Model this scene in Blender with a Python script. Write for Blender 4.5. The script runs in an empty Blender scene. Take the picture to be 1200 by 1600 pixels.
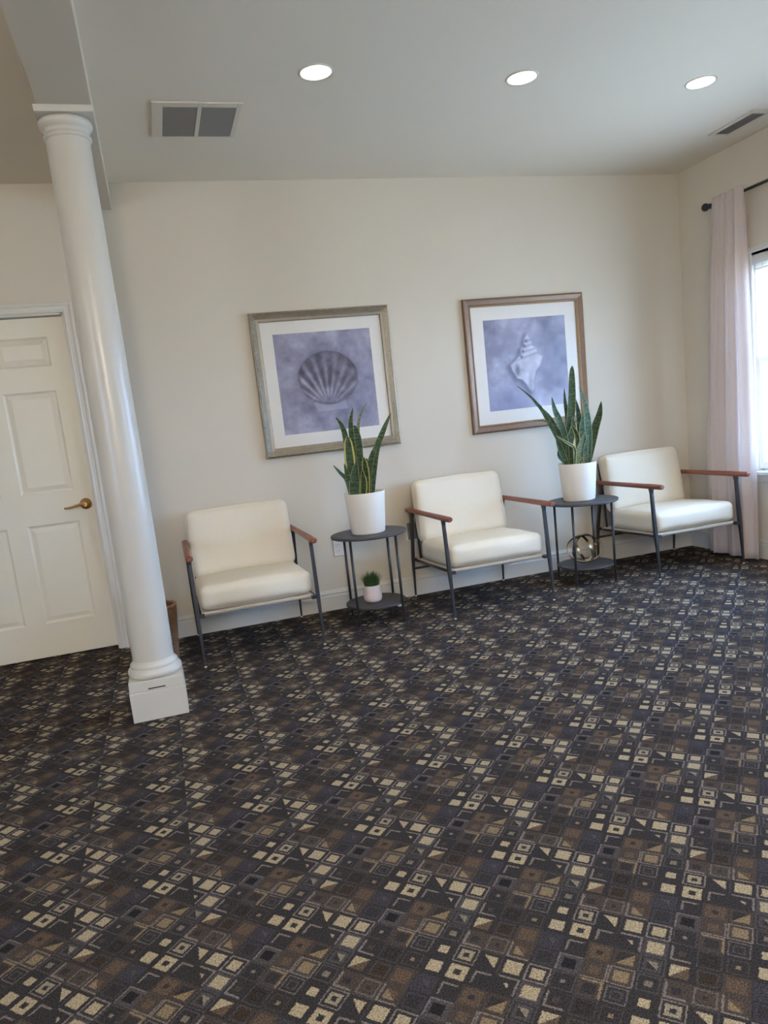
import bpy, bmesh, math, random
import numpy as np
from mathutils import Vector, Matrix

S = bpy.context.scene
COL = S.collection
random.seed(7)
PI = math.pi

# ---------------------------------------------------------------- camera
H = 2.756            # ceiling height
XR = 2.985           # right wall
cam_data = bpy.data.cameras.new('camera')
cam = bpy.data.objects.new('camera', cam_data)
COL.objects.link(cam)
cam_data.sensor_fit = 'VERTICAL'
cam_data.sensor_height = 36.0
cam_data.sensor_width = 27.0
cam_data.lens = 1139.6647 / 1600 * 36.0
cam_data.shift_x = 4.126 / 1600
cam_data.shift_y = 44.411 / 1600
cam_data.clip_start = 0.05
R_ = Vector((0.95071969, -0.29068848, -0.10785308))
U_ = Vector((0.14904643, 0.12345678, 0.98109306))
F_ = Vector((0.27187725, 0.94881960, -0.16069887))
m = Matrix((R_, U_, -F_)).transposed().to_4x4()
m.translation = Vector((-0.9059587, -4.7432691, 1.2245565))
cam.matrix_world = m
S.camera = cam

# ---------------------------------------------------------------- world, exposure
w = bpy.data.worlds.new('daylight')
S.world = w
w.use_nodes = True
bg = w.node_tree.nodes['Background']
bg.inputs[0].default_value = (0.38, 0.61, 1.0, 1)
bg.inputs[1].default_value = SKY = 10.0
sun_d = bpy.data.lights.new('sun', 'SUN'); sun_d.energy = 9.0; sun_d.color = (1.0, .92, .80); sun_d.angle = 0.02
sun = bpy.data.objects.new('sun', sun_d); COL.objects.link(sun)
sun.rotation_euler = (math.radians(40), 0, 0)      # runs along the building: lights the ground outside the windows
S.view_settings.view_transform = 'Standard'
S.view_settings.look = 'None'
S.view_settings.gamma = 1
S.view_settings.use_curve_mapping = False
S.view_settings.exposure = 1.07
LAMP_W = 2.5        # each recessed lamp
FILL_PEND_W = 260.0         # globe pendants added out of view to brighten the room
S.cycles.max_bounces = 10
S.cycles.diffuse_bounces = 7
S.cycles.sample_clamp_indirect = 12.0
S.cycles.use_denoising = True

# ---------------------------------------------------------------- helpers
def lin(c):
    return tuple(((v / 255) / 12.92 if v / 255 <= 0.04045 else ((v / 255 + 0.055) / 1.055) ** 2.4) for v in c)

def mat(name, rgb, rough=0.6, metal=0.0, noise=0.0, nscale=20.0, bump=0.0, bscale=60.0, spec=0.5, emit=None, estr=0.0):
    """simple principled material with procedural tint variation and fine relief"""
    M = bpy.data.materials.new(name)
    M.use_nodes = True
    nt = M.node_tree
    b = nt.nodes['Principled BSDF']
    c = lin(rgb)
    b.inputs['Base Color'].default_value = (*c, 1)
    b.inputs['Roughness'].default_value = rough
    b.inputs['Metallic'].default_value = metal
    b.inputs['Specular IOR Level'].default_value = spec
    tc = nt.nodes.new('ShaderNodeTexCoord')
    if noise > 0:
        n = nt.nodes.new('ShaderNodeTexNoise')
        n.inputs['Scale'].default_value = nscale
        n.inputs['Detail'].default_value = 4
        nt.links.new(tc.outputs['Object'], n.inputs['Vector'])
        r = nt.nodes.new('ShaderNodeMix')
        r.data_type = 'RGBA'
        r.inputs[6].default_value = (*[v * (1 - noise) for v in c], 1)
        r.inputs[7].default_value = (*[min(1, v * (1 + noise)) for v in c], 1)
        nt.links.new(n.outputs['Fac'], r.inputs[0])
        nt.links.new(r.outputs[2], b.inputs['Base Color'])
    if bump > 0:
        n2 = nt.nodes.new('ShaderNodeTexNoise')
        n2.inputs['Scale'].default_value = bscale
        n2.inputs['Detail'].default_value = 3
        nt.links.new(tc.outputs['Object'], n2.inputs['Vector'])
        bp = nt.nodes.new('ShaderNodeBump')
        bp.inputs['Strength'].default_value = bump
        bp.inputs['Distance'].default_value = 0.004
        nt.links.new(n2.outputs['Fac'], bp.inputs['Height'])
        nt.links.new(bp.outputs[0], b.inputs['Normal'])
    if emit:
        b.inputs['Emission Color'].default_value = (*lin(emit), 1)
        b.inputs['Emission Strength'].default_value = estr
    return M

def box(bm, x0, x1, y0, y1, z0, z1, mi=0):
    vs = [bm.verts.new(p) for p in ((x0,y0,z0),(x1,y0,z0),(x1,y1,z0),(x0,y1,z0),(x0,y0,z1),(x1,y0,z1),(x1,y1,z1),(x0,y1,z1))]
    for f in ((0,3,2,1),(4,5,6,7),(0,1,5,4),(1,2,6,5),(2,3,7,6),(3,0,4,7)):
        fa = bm.faces.new([vs[i] for i in f]); fa.material_index = mi

def lathe(bm, prof, n=40, cx=0, cy=0, mi=0, cap=True):
    """prof: list of (r, z)"""
    rings = []
    for r, z in prof:
        rings.append([bm.verts.new((cx + r * math.cos(2*PI*i/n), cy + r * math.sin(2*PI*i/n), z)) for i in range(n)])
    for a, b in zip(rings, rings[1:]):
        for i in range(n):
            f = bm.faces.new((a[i], a[(i+1) % n], b[(i+1) % n], b[i])); f.material_index = mi; f.smooth = True
    if cap:
        f = bm.faces.new(list(reversed(rings[0]))); f.material_index = mi
        f = bm.faces.new(rings[-1]); f.material_index = mi

def tube(bm, pts, rad, n=10, mi=0, squash=1.0, up=None):
    """swept tube through points; rad number or list"""
    pts = [Vector(p) for p in pts]
    if not isinstance(rad, (list, tuple)): rad = [rad] * len(pts)
    rings = []
    t0 = (pts[1] - pts[0]).normalized()
    ref = Vector(up) if up else (Vector((0, 0, 1)) if abs(t0.z) < 0.9 else Vector((1, 0, 0)))
    for i, p in enumerate(pts):
        a = pts[max(i-1, 0)]; b = pts[min(i+1, len(pts)-1)]
        t = (b - a).normalized()
        u = t.cross(ref).normalized(); v = u.cross(t).normalized()
        rings.append([bm.verts.new(p + (u * math.cos(2*PI*k/n) + v * math.sin(2*PI*k/n) * squash) * rad[i]) for k in range(n)])
    for a, b in zip(rings, rings[1:]):
        for k in range(n):
            f = bm.faces.new((a[k], a[(k+1) % n], b[(k+1) % n], b[k])); f.smooth = True; f.material_index = mi
    f = bm.faces.new(list(reversed(rings[0]))); f.material_index = mi
    f = bm.faces.new(rings[-1]); f.material_index = mi

def loft_box(bm, sections, mi=0):
    """sections: list of (center, half_x, half_y) rectangles stacked along z"""
    rings = []
    for (x, y, z), hx, hy in sections:
        rings.append([bm.verts.new((x+sx*hx, y+sy*hy, z)) for sx, sy in ((-1,-1),(1,-1),(1,1),(-1,1))])
    for a, b in zip(rings, rings[1:]):
        for k in range(4):
            f = bm.faces.new((a[k], a[(k+1) % 4], b[(k+1) % 4], b[k])); f.material_index = mi
    bm.faces.new(list(reversed(rings[0]))); bm.faces.new(rings[-1])

def rings_rect(bm, rects, cap=True, mi=0):
    """nested rectangles in the XZ plane: list of (x0,x1,z0,z1,y)"""
    R = []
    for x0, x1, z0, z1, y in rects:
        R.append([bm.verts.new(p) for p in ((x0,y,z0),(x1,y,z0),(x1,y,z1),(x0,y,z1))])
    for a, b in zip(R, R[1:]):
        for k in range(4):
            f = bm.faces.new((a[k], a[(k+1) % 4], b[(k+1) % 4], b[k])); f.material_index = mi
    if cap: bm.faces.new(R[-1])

def cushion(bm, hx, hy, hz, r, puff=(0, 0, 0), n=18, loc=(0, 0, 0), seed=0, wob=0.0, crown=1.0):
    ts = [math.sin((k / n - 0.5) * PI) * 0.35 + (2 * k / n - 1) * 0.65 for k in range(n + 1)]
    vd = {}
    rnd = random.Random(seed); ph = [rnd.uniform(0, 6.28) for _ in range(6)]
    def V(a, b, c):
        key = (round(a, 5), round(b, 5), round(c, 5))
        if key in vd: return vd[key]
        q = Vector((a*hx, b*hy, c*hz))
        inn = Vector((max(-hx+r, min(hx-r, q.x)), max(-hy+r, min(hy-r, q.y)), max(-hz+r, min(hz-r, q.z))))
        d = q - inn
        if d.length > 1e-9: q = inn + d.normalized() * min(r, max(abs(d.x), abs(d.y), abs(d.z)) )
        q.x += puff[0] * a * (1-b*b) * (1-c*c)
        q.y += puff[1] * b * (1-a*a) * (1-c*c)
        q.z += puff[2] * c * (1-a**4) * (1-b**4)
        k = wob * (math.sin(5*a+ph[0]) * math.cos(4*b+ph[1]) + math.sin(7*b+3*c+ph[2]) * math.cos(6*a+ph[3]))
        q += d.normalized() * k if d.length > 1e-9 else Vector((0, 0, 0))
        vd[key] = bm.verts.new(q + Vector(loc))
        return vd[key]
    for ax in range(3):
        for sg in (-1, 1):
            for i in range(n):
                for j in range(n):
                    P = []
                    for (u, v) in ((i, j), (i+1, j), (i+1, j+1), (i, j+1)):
                        c = [0, 0, 0]; c[ax] = sg; c[(ax+1) % 3] = ts[u]; c[(ax+2) % 3] = ts[v]
                        P.append(V(*c))
                    if sg < 0: P.reverse()
                    f = bm.faces.new(P); f.smooth = True

def B(): return bmesh.new()

def obj(name, bm, mats, parent=None, smooth_angle=None, bevel=0.0, loc=None):
    me = bpy.data.meshes.new(name)
    bmesh.ops.recalc_face_normals(bm, faces=bm.faces)
    bm.to_mesh(me); bm.free()
    for x in (mats if isinstance(mats, (list, tuple)) else [mats]): me.materials.append(x)
    o = bpy.data.objects.new(name, me); COL.objects.link(o)
    if parent is not None: o.parent = parent
    if loc: o.location = loc
    if bevel > 0:
        md = o.modifiers.new('bevel', 'BEVEL'); md.width = bevel; md.segments = 2; md.limit_method = 'ANGLE'; md.angle_limit = math.radians(40)
        md.harden_normals = False
    return o

def tag(o, label, cat=None, group=None, kind=None):
    if label: o['label'] = label
    if cat: o['category'] = cat
    if group: o['group'] = group
    if kind: o['kind'] = kind
    return o

def thing(name, label, cat, loc=(0, 0, 0), rz=0.0, group=None, kind=None):
    o = bpy.data.objects.new(name, None); COL.objects.link(o)
    o.location = loc; o.rotation_euler = (0, 0, rz); o.empty_display_size = 0.1
    return tag(o, label, cat, group, kind)

def dup(root, loc, rz=None, label=None):
    r = root.copy(); COL.objects.link(r); r.location = loc
    if rz is not None: r.rotation_euler = (0, 0, rz)
    if label: r['label'] = label
    for ch in list(root.children):
        c = ch.copy(); COL.objects.link(c); c.parent = r
        for g in ch.children:
            d = g.copy(); COL.objects.link(d); d.parent = c
    return r

# ---------------------------------------------------------------- materials
WALL = mat('wall paint', (207, 199, 184), 0.85, noise=0.015, nscale=3, bump=0.08, bscale=220, spec=0.2)
CEIL = mat('ceiling paint', (229, 220, 204), 0.9, noise=0.01, nscale=3, bump=0.05, bscale=200, spec=0.15)
BEAM = mat('beam paint', (212, 202, 184), 0.9, bump=0.05, bscale=200, spec=0.15)
TRIM = mat('white trim enamel', (205, 202, 194), 0.35, noise=0.01, nscale=8, spec=0.45)
DOORM = mat('door enamel', (222, 216, 198), 0.38, noise=0.01, nscale=6, spec=0.45)
COLM = mat('column enamel', (198, 195, 186), 0.28, noise=0.01, nscale=6, spec=0.5)
BLACK = mat('matte black', (24, 24, 26), 0.6)
STEEL = mat('black powder coated steel', (44, 46, 52), 0.42, bump=0.05, bscale=300, spec=0.5)
TABLEM = mat('charcoal wood laminate', (60, 60, 64), 0.5, noise=0.15, nscale=14, bump=0.1, bscale=90)
FABRIC = mat('cream upholstery', (222, 214, 196), 1.0, noise=0.03, nscale=60, bump=0.25, bscale=400, spec=0.03)
WEBBING = mat('seat sling canvas', (190, 180, 165), 0.9, noise=0.05, nscale=80, bump=0.2, bscale=300)
POT = mat('white ribbed ceramic', (222, 216, 204), 0.45, noise=0.01, nscale=10, bump=0.1, bscale=150)
SMALLPOT = mat('blush ceramic', (222, 204, 198), 0.5, noise=0.03, nscale=30)
SOIL = mat('potting soil', (48, 38, 30), 0.95, noise=0.4, nscale=60, bump=0.8, bscale=120)
BRASS = mat('aged brass', (188, 148, 98), 0.28, metal=1.0, noise=0.08, nscale=40)
CHROME = mat('champagne metal', (196, 180, 150), 0.18, metal=1.0)
SILVER1 = mat('silvered frame', (158, 150, 134), 0.42, metal=0.75, noise=0.2, nscale=45, bump=0.2, bscale=160)
SILVER2 = mat('bronze frame', (132, 110, 94), 0.42, metal=0.7, noise=0.2, nscale=45, bump=0.2, bscale=160)
GOLD2 = mat('gilded lip', (186, 158, 124), 0.35, metal=0.8, noise=0.15, nscale=60)
MATBOARD = mat('mat board', (234, 230, 222), 0.9)
VENT = mat('vent enamel', (212, 204, 190), 0.5)
VENTDARK = mat('vent grille', (140, 134, 127), 0.6)
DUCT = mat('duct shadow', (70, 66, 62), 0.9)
PLASTIC = mat('outlet plastic', (226, 221, 214), 0.4)
GREYPLATE = mat('grey plate', (112, 110, 108), 0.45)

def wood_mat():
    M = bpy.data.materials.new('reddish arm wood'); M.use_nodes = True
    nt = M.node_tree; b = nt.nodes['Principled BSDF']
    tc = nt.nodes.new('ShaderNodeTexCoord'); mp = nt.nodes.new('ShaderNodeMapping')
    mp.inputs['Scale'].default_value = (60, 5, 60)
    n = nt.nodes.new('ShaderNodeTexNoise'); n.inputs['Scale'].default_value = 1.5; n.inputs['Detail'].default_value = 6
    r = nt.nodes.new('ShaderNodeValToRGB')
    r.color_ramp.elements[0].position = 0.3; r.color_ramp.elements[0].color = (*lin((98, 52, 40)), 1)
    r.color_ramp.elements[1].position = 0.75; r.color_ramp.elements[1].color = (*lin((158, 92, 70)), 1)
    nt.links.new(tc.outputs['Object'], mp.inputs[0]); nt.links.new(mp.outputs[0], n.inputs['Vector'])
    nt.links.new(n.outputs['Fac'], r.inputs[0]); nt.links.new(r.outputs[0], b.inputs['Base Color'])
    b.inputs['Roughness'].default_value = 0.38
    return M
WOOD = wood_mat()

def glass_mat(name, tint=(0.93, 0.97, 1.0), gloss=0.08, rough=0.03, k=0.6):
    M = bpy.data.materials.new(name); M.use_nodes = True
    nt = M.node_tree; nt.nodes.remove(nt.nodes['Principled BSDF'])
    t = nt.nodes.new('ShaderNodeBsdfTransparent'); t.inputs[0].default_value = (*tint, 1)
    g = nt.nodes.new('ShaderNodeBsdfGlossy'); g.inputs['Roughness'].default_value = rough
    lw = nt.nodes.new('ShaderNodeLayerWeight'); lw.inputs[0].default_value = 0.5
    pw = nt.nodes.new('ShaderNodeMath'); pw.operation = 'POWER'; pw.inputs[1].default_value = 4.0
    mu = nt.nodes.new('ShaderNodeMath'); mu.operation = 'MULTIPLY_ADD'; mu.inputs[1].default_value = k; mu.inputs[2].default_value = gloss * .5; mu.use_clamp = True
    nt.links.new(lw.outputs['Facing'], pw.inputs[0])
    mx = nt.nodes.new('ShaderNodeMixShader')
    nt.links.new(pw.outputs[0], mu.inputs[0]); nt.links.new(mu.outputs[0], mx.inputs[0])
    nt.links.new(t.outputs[0], mx.inputs[1]); nt.links.new(g.outputs[0], mx.inputs[2])
    nt.links.new(mx.outputs[0], nt.nodes['Material Output'].inputs[0])
    return M
GLASS = glass_mat('window glass')
PGLASS = glass_mat('picture glass', (0.97, 0.97, 0.97), 0.03, 0.3, 0.25)

def cloth_mat(name, rgb, trans=0.35):
    M = bpy.data.materials.new(name); M.use_nodes = True
    nt = M.node_tree; nt.nodes.remove(nt.nodes['Principled BSDF'])
    d = nt.nodes.new('ShaderNodeBsdfDiffuse'); t = nt.nodes.new('ShaderNodeBsdfTranslucent')
    tc = nt.nodes.new('ShaderNodeTexCoord'); n = nt.nodes.new('ShaderNodeTexNoise'); n.inputs['Scale'].default_value = 120
    r = nt.nodes.new('ShaderNodeMix'); r.data_type = 'RGBA'; c = lin(rgb)
    r.inputs[6].default_value = (*[v * 0.93 for v in c], 1); r.inputs[7].default_value = (*[min(1, v * 1.05) for v in c], 1)
    nt.links.new(tc.outputs['Object'], n.inputs['Vector']); nt.links.new(n.outputs['Fac'], r.inputs[0])
    nt.links.new(r.outputs[2], d.inputs[0]); nt.links.new(r.outputs[2], t.inputs[0])
    mx = nt.nodes.new('ShaderNodeMixShader'); mx.inputs[0].default_value = trans
    nt.links.new(d.outputs[0], mx.inputs[1]); nt.links.new(t.outputs[0], mx.inputs[2])
    nt.links.new(mx.outputs[0], nt.nodes['Material Output'].inputs[0])
    return M
WINM = mat('window vinyl', (240, 238, 233), 0.4)
CURTAIN = cloth_mat('blush curtain cloth', (232, 222, 218), 0.5)
BLIND = cloth_mat('blind vinyl', (240, 238, 232), 0.6)

def wicker_mat():
    M = mat('wicker', (158, 124, 94), 0.8, noise=0.35, nscale=70, bump=0.5, bscale=120)
    return M
WICKER = wicker_mat()

# ---- carpet: a woven pattern of small squares, 32 cells to the repeat, laid at 45 degrees
def carpet_mat():
    M = bpy.data.materials.new('patterned carpet'); M.use_nodes = True
    nt = M.node_tree; N = nt.nodes; L = nt.links; bsdf = N['Principled BSDF']
    def ma(op, a, b=None, c=None, clamp=False):
        n = N.new('ShaderNodeMath'); n.operation = op; n.use_clamp = clamp
        for k, v in enumerate((a, b, c)):
            if v is None: continue
            if isinstance(v, (int, float)): n.inputs[k].default_value = v
            else: L.new(v, n.inputs[k])
        return n.outputs[0]
    tc = N.new('ShaderNodeTexCoord'); sx = N.new('ShaderNodeSeparateXYZ'); L.new(tc.outputs['Object'], sx.inputs[0])
    nz = N.new('ShaderNodeTexNoise'); nz.inputs['Scale'].default_value = 380; nz.inputs['Detail'].default_value = 2
    L.new(tc.outputs['Object'], nz.inputs['Vector'])
    sc = N.new('ShaderNodeSeparateColor'); L.new(nz.outputs['Color'], sc.inputs[0])
    x = ma('SUBTRACT', sx.outputs[0], -0.132); y = ma('SUBTRACT', sx.outputs[1], -3.367)
    p = ma('DIVIDE', ma('ADD', x, y), 0.0785); q = ma('DIVIDE', ma('SUBTRACT', x, y), 0.0785)
    p = ma('ADD', p, ma('MULTIPLY', ma('SUBTRACT', sc.outputs[0], 0.5), 0.18))
    q = ma('ADD', q, ma('MULTIPLY', ma('SUBTRACT', sc.outputs[1], 0.5), 0.18))
    i = ma('FLOOR', ma('ADD', p, 0.5)); j = ma('FLOOR', ma('ADD', q, 0.5))
    s = ma('SUBTRACT', p, i); t = ma('SUBTRACT', q, j)
    k = ma('FLOOR', ma('DIVIDE', j, 4.0)); k4 = ma('MULTIPLY', k, 4.0)
    J = ma('SUBTRACT', j, k4); I = ma('FLOORED_MODULO', ma('SUBTRACT', i, k4), 8.0)
    idn = ma('DIVIDE', ma('ADD', ma('ADD', ma('MULTIPLY', I, 4.0), J), 0.5), 32.0)
    K = (58, 55, 56); G = (79, 75, 76); Bn = (76, 68, 63); Nn = (94, 79, 67); C = (164, 150, 124); Lc = (122, 113, 108); T = (132, 116, 92); K2 = (66, 64, 70)
    # bg, frame colour, outer, inner, frame side, c1, half size, hole, triangle side, c2
    cells = [
     (K, K,0,0,None, C,.44,.15,None,K), (K, Lc,.35,.25,135, K,0,0,None,K), (K, Lc,.47,.38,45, C,.13,0,45,K), (G, K2,.5,.45,None, C,.37,0,None,K),
     (K, Lc,.47,.41,None, (146, 136, 116),.33,.12,None,K), (K, G,.5,.46,45, C,.34,0,45,K), (K, K,0,0,None, C,.39,0,None,K), (K, Lc,.48,.40,None, C,.31,0,None,K),
     (Bn, Lc,.44,.33,225, K,.2,0,None,K), (Bn, (104,97,92),.42,.35,None, (80,72,64),.2,.1,None,K), (Bn, Lc,.47,.39,225, T,.28,0,225,Nn), (K, K2,.42,.3,None, K,0,0,None,K),
     (K, K,0,0,None, C,.39,0,135,Nn), (K, Bn,.4,.3,None, (62,53,45),.28,0,None,K), (Bn, K,0,0,None, Nn,.40,0,None,K), (K2, K,.5,.47,None, G,.2,0,45,K2),
     (K, Lc,.42,.32,225, Bn,.15,0,None,K), (K, G,.46,.42,None, (56,48,42),.3,.15,None,K), (K, Bn,.4,.34,None, T,.11,0,None,K), (K, K,0,0,None, C,.34,0,None,K),
     (K, G,.46,.41,None, Lc,.1,0,None,K), (Bn, T,.46,.36,45, K,.3,0,None,K), (K, (102,96,93),.42,.36,None, G,.26,.16,None,K), (K, K,0,0,None, C,.24,0,None,K),
     (G, Lc,.47,.42,135, (43,41,43),.3,0,None,K), (Bn, Lc,.48,.42,315, Nn,.25,0,None,K), (Bn, Lc,.48,.42,None, T,.33,0,None,K), (K, G,.43,.36,None, (120,111,98),.17,0,None,K),
     (K, Lc,.35,.26,135, K,0,0,None,K), (Bn, K,0,0,None, Nn,.45,.12,None,K), (Bn, K,.48,.45,None, (130,114,88),.37,0,315,K), (G, K,.43,.35,None, (130,122,106),.24,0,45,K),
    ]
    def ramp(cols):
        n = N.new('ShaderNodeValToRGB'); cr = n.color_ramp; cr.interpolation = 'CONSTANT'
        while len(cr.elements) < 32: cr.elements.new(1.0)
        for e_i in range(32):
            cr.elements[e_i].position = e_i / 32
        for e_i in range(32):
            cr.elements[e_i].color = (*cols[e_i], 1)
        L.new(idn, n.inputs[0]); return n.outputs[0]
    r_bg = ramp([lin(c[0]) for c in cells]); r_fr = ramp([lin(c[1]) for c in cells])
    r_c1 = ramp([lin(c[5]) for c in cells]); r_c2 = ramp([lin(c[9]) for c in cells])
    def sep(o):
        n = N.new('ShaderNodeSeparateColor'); L.new(o, n.inputs[0]); return n.outputs
    d1 = sep(ramp([(c[2], c[3], c[6] * .88) for c in cells]))
    enc = lambda a: 0.0 if a is None else (a + 90) / 450
    d2 = sep(ramp([(c[7], enc(c[4]), enc(c[8])) for c in cells]))
    cheb = ma('MAXIMUM', ma('ABSOLUTE', s), ma('ABSOLUTE', t))
    def side(e):
        ang = ma('MULTIPLY', ma('SUBTRACT', ma('MULTIPLY', e, 450.0), 90.0), PI / 180)
        d = ma('ADD', ma('MULTIPLY', ma('COSINE', ang), t), ma('MULTIPLY', ma('SINE', ang), s))
        return ma('MAXIMUM', ma('GREATER_THAN', d, 0.0), ma('LESS_THAN', e, 0.05))
    fm = ma('MULTIPLY', ma('MULTIPLY', ma('LESS_THAN', cheb, d1[0]), ma('GREATER_THAN', cheb, d1[1])), side(d2[1]))
    sm = ma('LESS_THAN', cheb, d1[2]); hm = ma('LESS_THAN', cheb, d2[0]); tm = side(d2[2])
    def mix(f, a, b):
        n = N.new('ShaderNodeMix'); n.data_type = 'RGBA'
        L.new(f, n.inputs[0]); L.new(a, n.inputs[6])
        if isinstance(b, tuple): n.inputs[7].default_value = (*b, 1)
        else: L.new(b, n.inputs[7])
        return n.outputs[2]
    c = mix(fm, r_bg, r_fr)
    c = mix(sm, c, mix(tm, r_c2, r_c1))
    c = mix(hm, c, lin(K))
    # tuft to tuft variation
    n3 = N.new('ShaderNodeTexNoise'); n3.inputs['Scale'].default_value = 260; n3.inputs['Detail'].default_value = 3; n3.inputs['Roughness'].default_value = 0.7
    L.new(tc.outputs['Object'], n3.inputs['Vector'])
    mr = N.new('ShaderNodeMapRange'); mr.inputs[1].default_value = 0.3; mr.inputs[2].default_value = 0.7; mr.inputs[3].default_value = 0.2; mr.inputs[4].default_value = 1.55
    L.new(n3.outputs['Fac'], mr.inputs[0])
    vm = N.new('ShaderNodeVectorMath'); vm.operation = 'SCALE'; L.new(c, vm.inputs[0]); L.new(mr.outputs[0], vm.inputs['Scale'])
    L.new(vm.outputs[0], bsdf.inputs['Base Color'])
    bsdf.inputs['Roughness'].default_value = 0.95; bsdf.inputs['Specular IOR Level'].default_value = 0.03
    bsdf.inputs['Sheen Weight'].default_value = 0.0
    bp = N.new('ShaderNodeBump'); bp.inputs['Strength'].default_value = 0.6; bp.inputs['Distance'].default_value = 0.004
    L.new(n3.outputs['Fac'], bp.inputs['Height']); L.new(bp.outputs[0], bsdf.inputs['Normal'])
    return M
CARPET = carpet_mat()

# ================================================================ large structure
YF = -8.5; XL = -5.0
LAMPS = [(-0.004, -1.383), (1.002, -1.36), (2.025, -1.376)]
XS = [-0.004, 1.002, 2.025]; YS = [-1.373, -3.7, -6.1]

bm = B(); box(bm, XL, XR + .1, YF, 0.2, -0.06, 0)
tag(obj('floor', bm, CARPET), 'dark carpet woven with small cream, brown and charcoal squares', kind='structure')

# ceiling sheet with a round hole for every recessed lamp
def ceiling():
    bm = B(); hs = 0.1; r = 0.068
    xs = sorted([XL, XR + .1] + [v + d for v in XS for d in (-hs, hs)])
    ys = sorted([YF, 0.14] + [v + d for v in YS for d in (-hs, hs)])
    for a, b in zip(xs, xs[1:]):
        for c, d in zip(ys, ys[1:]):
            mx, my = (a+b)/2, (c+d)/2
            if min(abs(mx-v) for v in XS) < 1e-6 and min(abs(my-v) for v in YS) < 1e-6:
                n = 32; sq = []; ci = []
                for k in range(n):
                    an = 2*PI*k/n + PI/4; cx, sy = math.cos(an), math.sin(an); mm = max(abs(cx), abs(sy))
                    sq.append(bm.verts.new((mx + hs*cx/mm, my + hs*sy/mm, H))); ci.append(bm.verts.new((mx + r*cx, my + r*sy, H)))
                for k in range(n): bm.faces.new((sq[k], sq[(k+1) % n], ci[(k+1) % n], ci[k]))
            else:
                bm.faces.new([bm.verts.new(p) for p in ((a,c,H),(b,c,H),(b,d,H),(a,d,H))])
    o = obj('ceiling', bm, CEIL)
    for p in o.data.polygons: p.use_smooth = False
    return o
tag(ceiling(), 'flat painted ceiling with recessed lamps', kind='structure')

# back wall with the door opening
DX0, DX1, DZ = -2.251, -1.315, 2.05
bm = B()
box(bm, XL, DX0, 0, .14, 0, H + .05); box(bm, DX1, XR + .1, 0, .14, 0, H + .05); box(bm, DX0, DX1, 0, .14, DZ, H + .05)
tag(obj('wall_back', bm, WALL), 'warm greige wall behind the chairs', kind='structure')

# right wall: the curtained window and an added, unseen one
WZ0, WZ1 = 0.585, 2.045
WINS = [(-2.46, -0.662), (-4.75, -3.65)]  # second opening belongs to the added daylight window
bm = B(); yy = 0.14
box(bm, XR, XR + .16, YF, .14, 0, WZ0); box(bm, XR, XR + .16, YF, .14, WZ1, H + .05)
for a, b in sorted(WINS, reverse=True):
    box(bm, XR, XR + .16, b, yy, WZ0, WZ1); yy = a
box(bm, XR, XR + .16, YF, yy, WZ0, WZ1)
tag(obj('wall_right', bm, WALL), 'painted wall with the curtained window', kind='structure')
LW0, LW1 = -7.4, -5.2  # opening for the added left window, out of view
bm = B(); box(bm, XL - .14, XL, YF, LW0, 0, H + .05); box(bm, XL - .14, XL, LW1, .14, 0, H + .05)
box(bm, XL - .14, XL, LW0, LW1, 0, WZ0); box(bm, XL - .14, XL, LW0, LW1, WZ1, H + .05)
tag(obj('wall_left', bm, WALL), 'painted side wall', kind='structure')
bm = B(); box(bm, XL, XR + .1, YF - .14, YF, 0, H + .05)
tag(obj('wall_front', bm, WALL), 'painted wall at the near end of the room', kind='structure')
# roof slab keeps the sky out of the ceiling void
bm = B(); box(bm, XL - .2, XR + .3, YF - .2, .3, H + .16, H + .22)
tag(obj('roof', bm, CEIL), 'slab above the ceiling', kind='structure')
# ground outside
bm = B(); box(bm, XR + .2, 60, -60, 60, -.36, -.3); box(bm, -60, XR + .2, -60, YF - .2, -.36, -.3); box(bm, -60, XL - .2, YF - .2, 60, -.36, -.3)
tag(obj('ground', bm, mat('pale paving', (205, 198, 184), 0.9, noise=0.03, nscale=2)), 'pale ground outside the window', kind='structure')

# beam
BL, BR, BH = -1.165, -0.955, 2.606
bm = B(); box(bm, BL, BR, YF, 0, BH, H + .01)
tag(obj('beam', bm, BEAM, bevel=0.004), 'boxed ceiling beam running to the wall over the column', kind='structure')

# baseboards
def baseboard(name, length_pts, axis, label, parent=None):
    """profile swept along x (back wall) or y (right wall)"""
    prof = [(0, 0), (.0145, 0), (.0145, .098), (.012, .104), (.012, .110), (.0145, .113), (.0145, .119), (.009, .127), (.006, .136), (0, .139)]
    bm = B()
    for a, b in length_pts:
        R = []
        for t in (a, b):
            R.append([bm.verts.new((t, -d, z) if axis == 'x' else (XR - d, t, z)) for d, z in prof])
        n = len(prof)
        for k in range(n):
            bm.faces.new((R[0][k], R[0][(k+1) % n], R[1][(k+1) % n], R[1][k]))
        bm.faces.new(R[0]); bm.faces.new(R[1])
    return tag(obj(name, bm, TRIM), label, kind='structure')
baseboard('baseboard_back', [(DX1 + .058, XR), (XL, DX0 - .058)], 'x', 'white moulded baseboard along the back wall')
baseboard('baseboard_right', [(YF, -.0145)], 'y', 'white moulded baseboard below the window')

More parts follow.
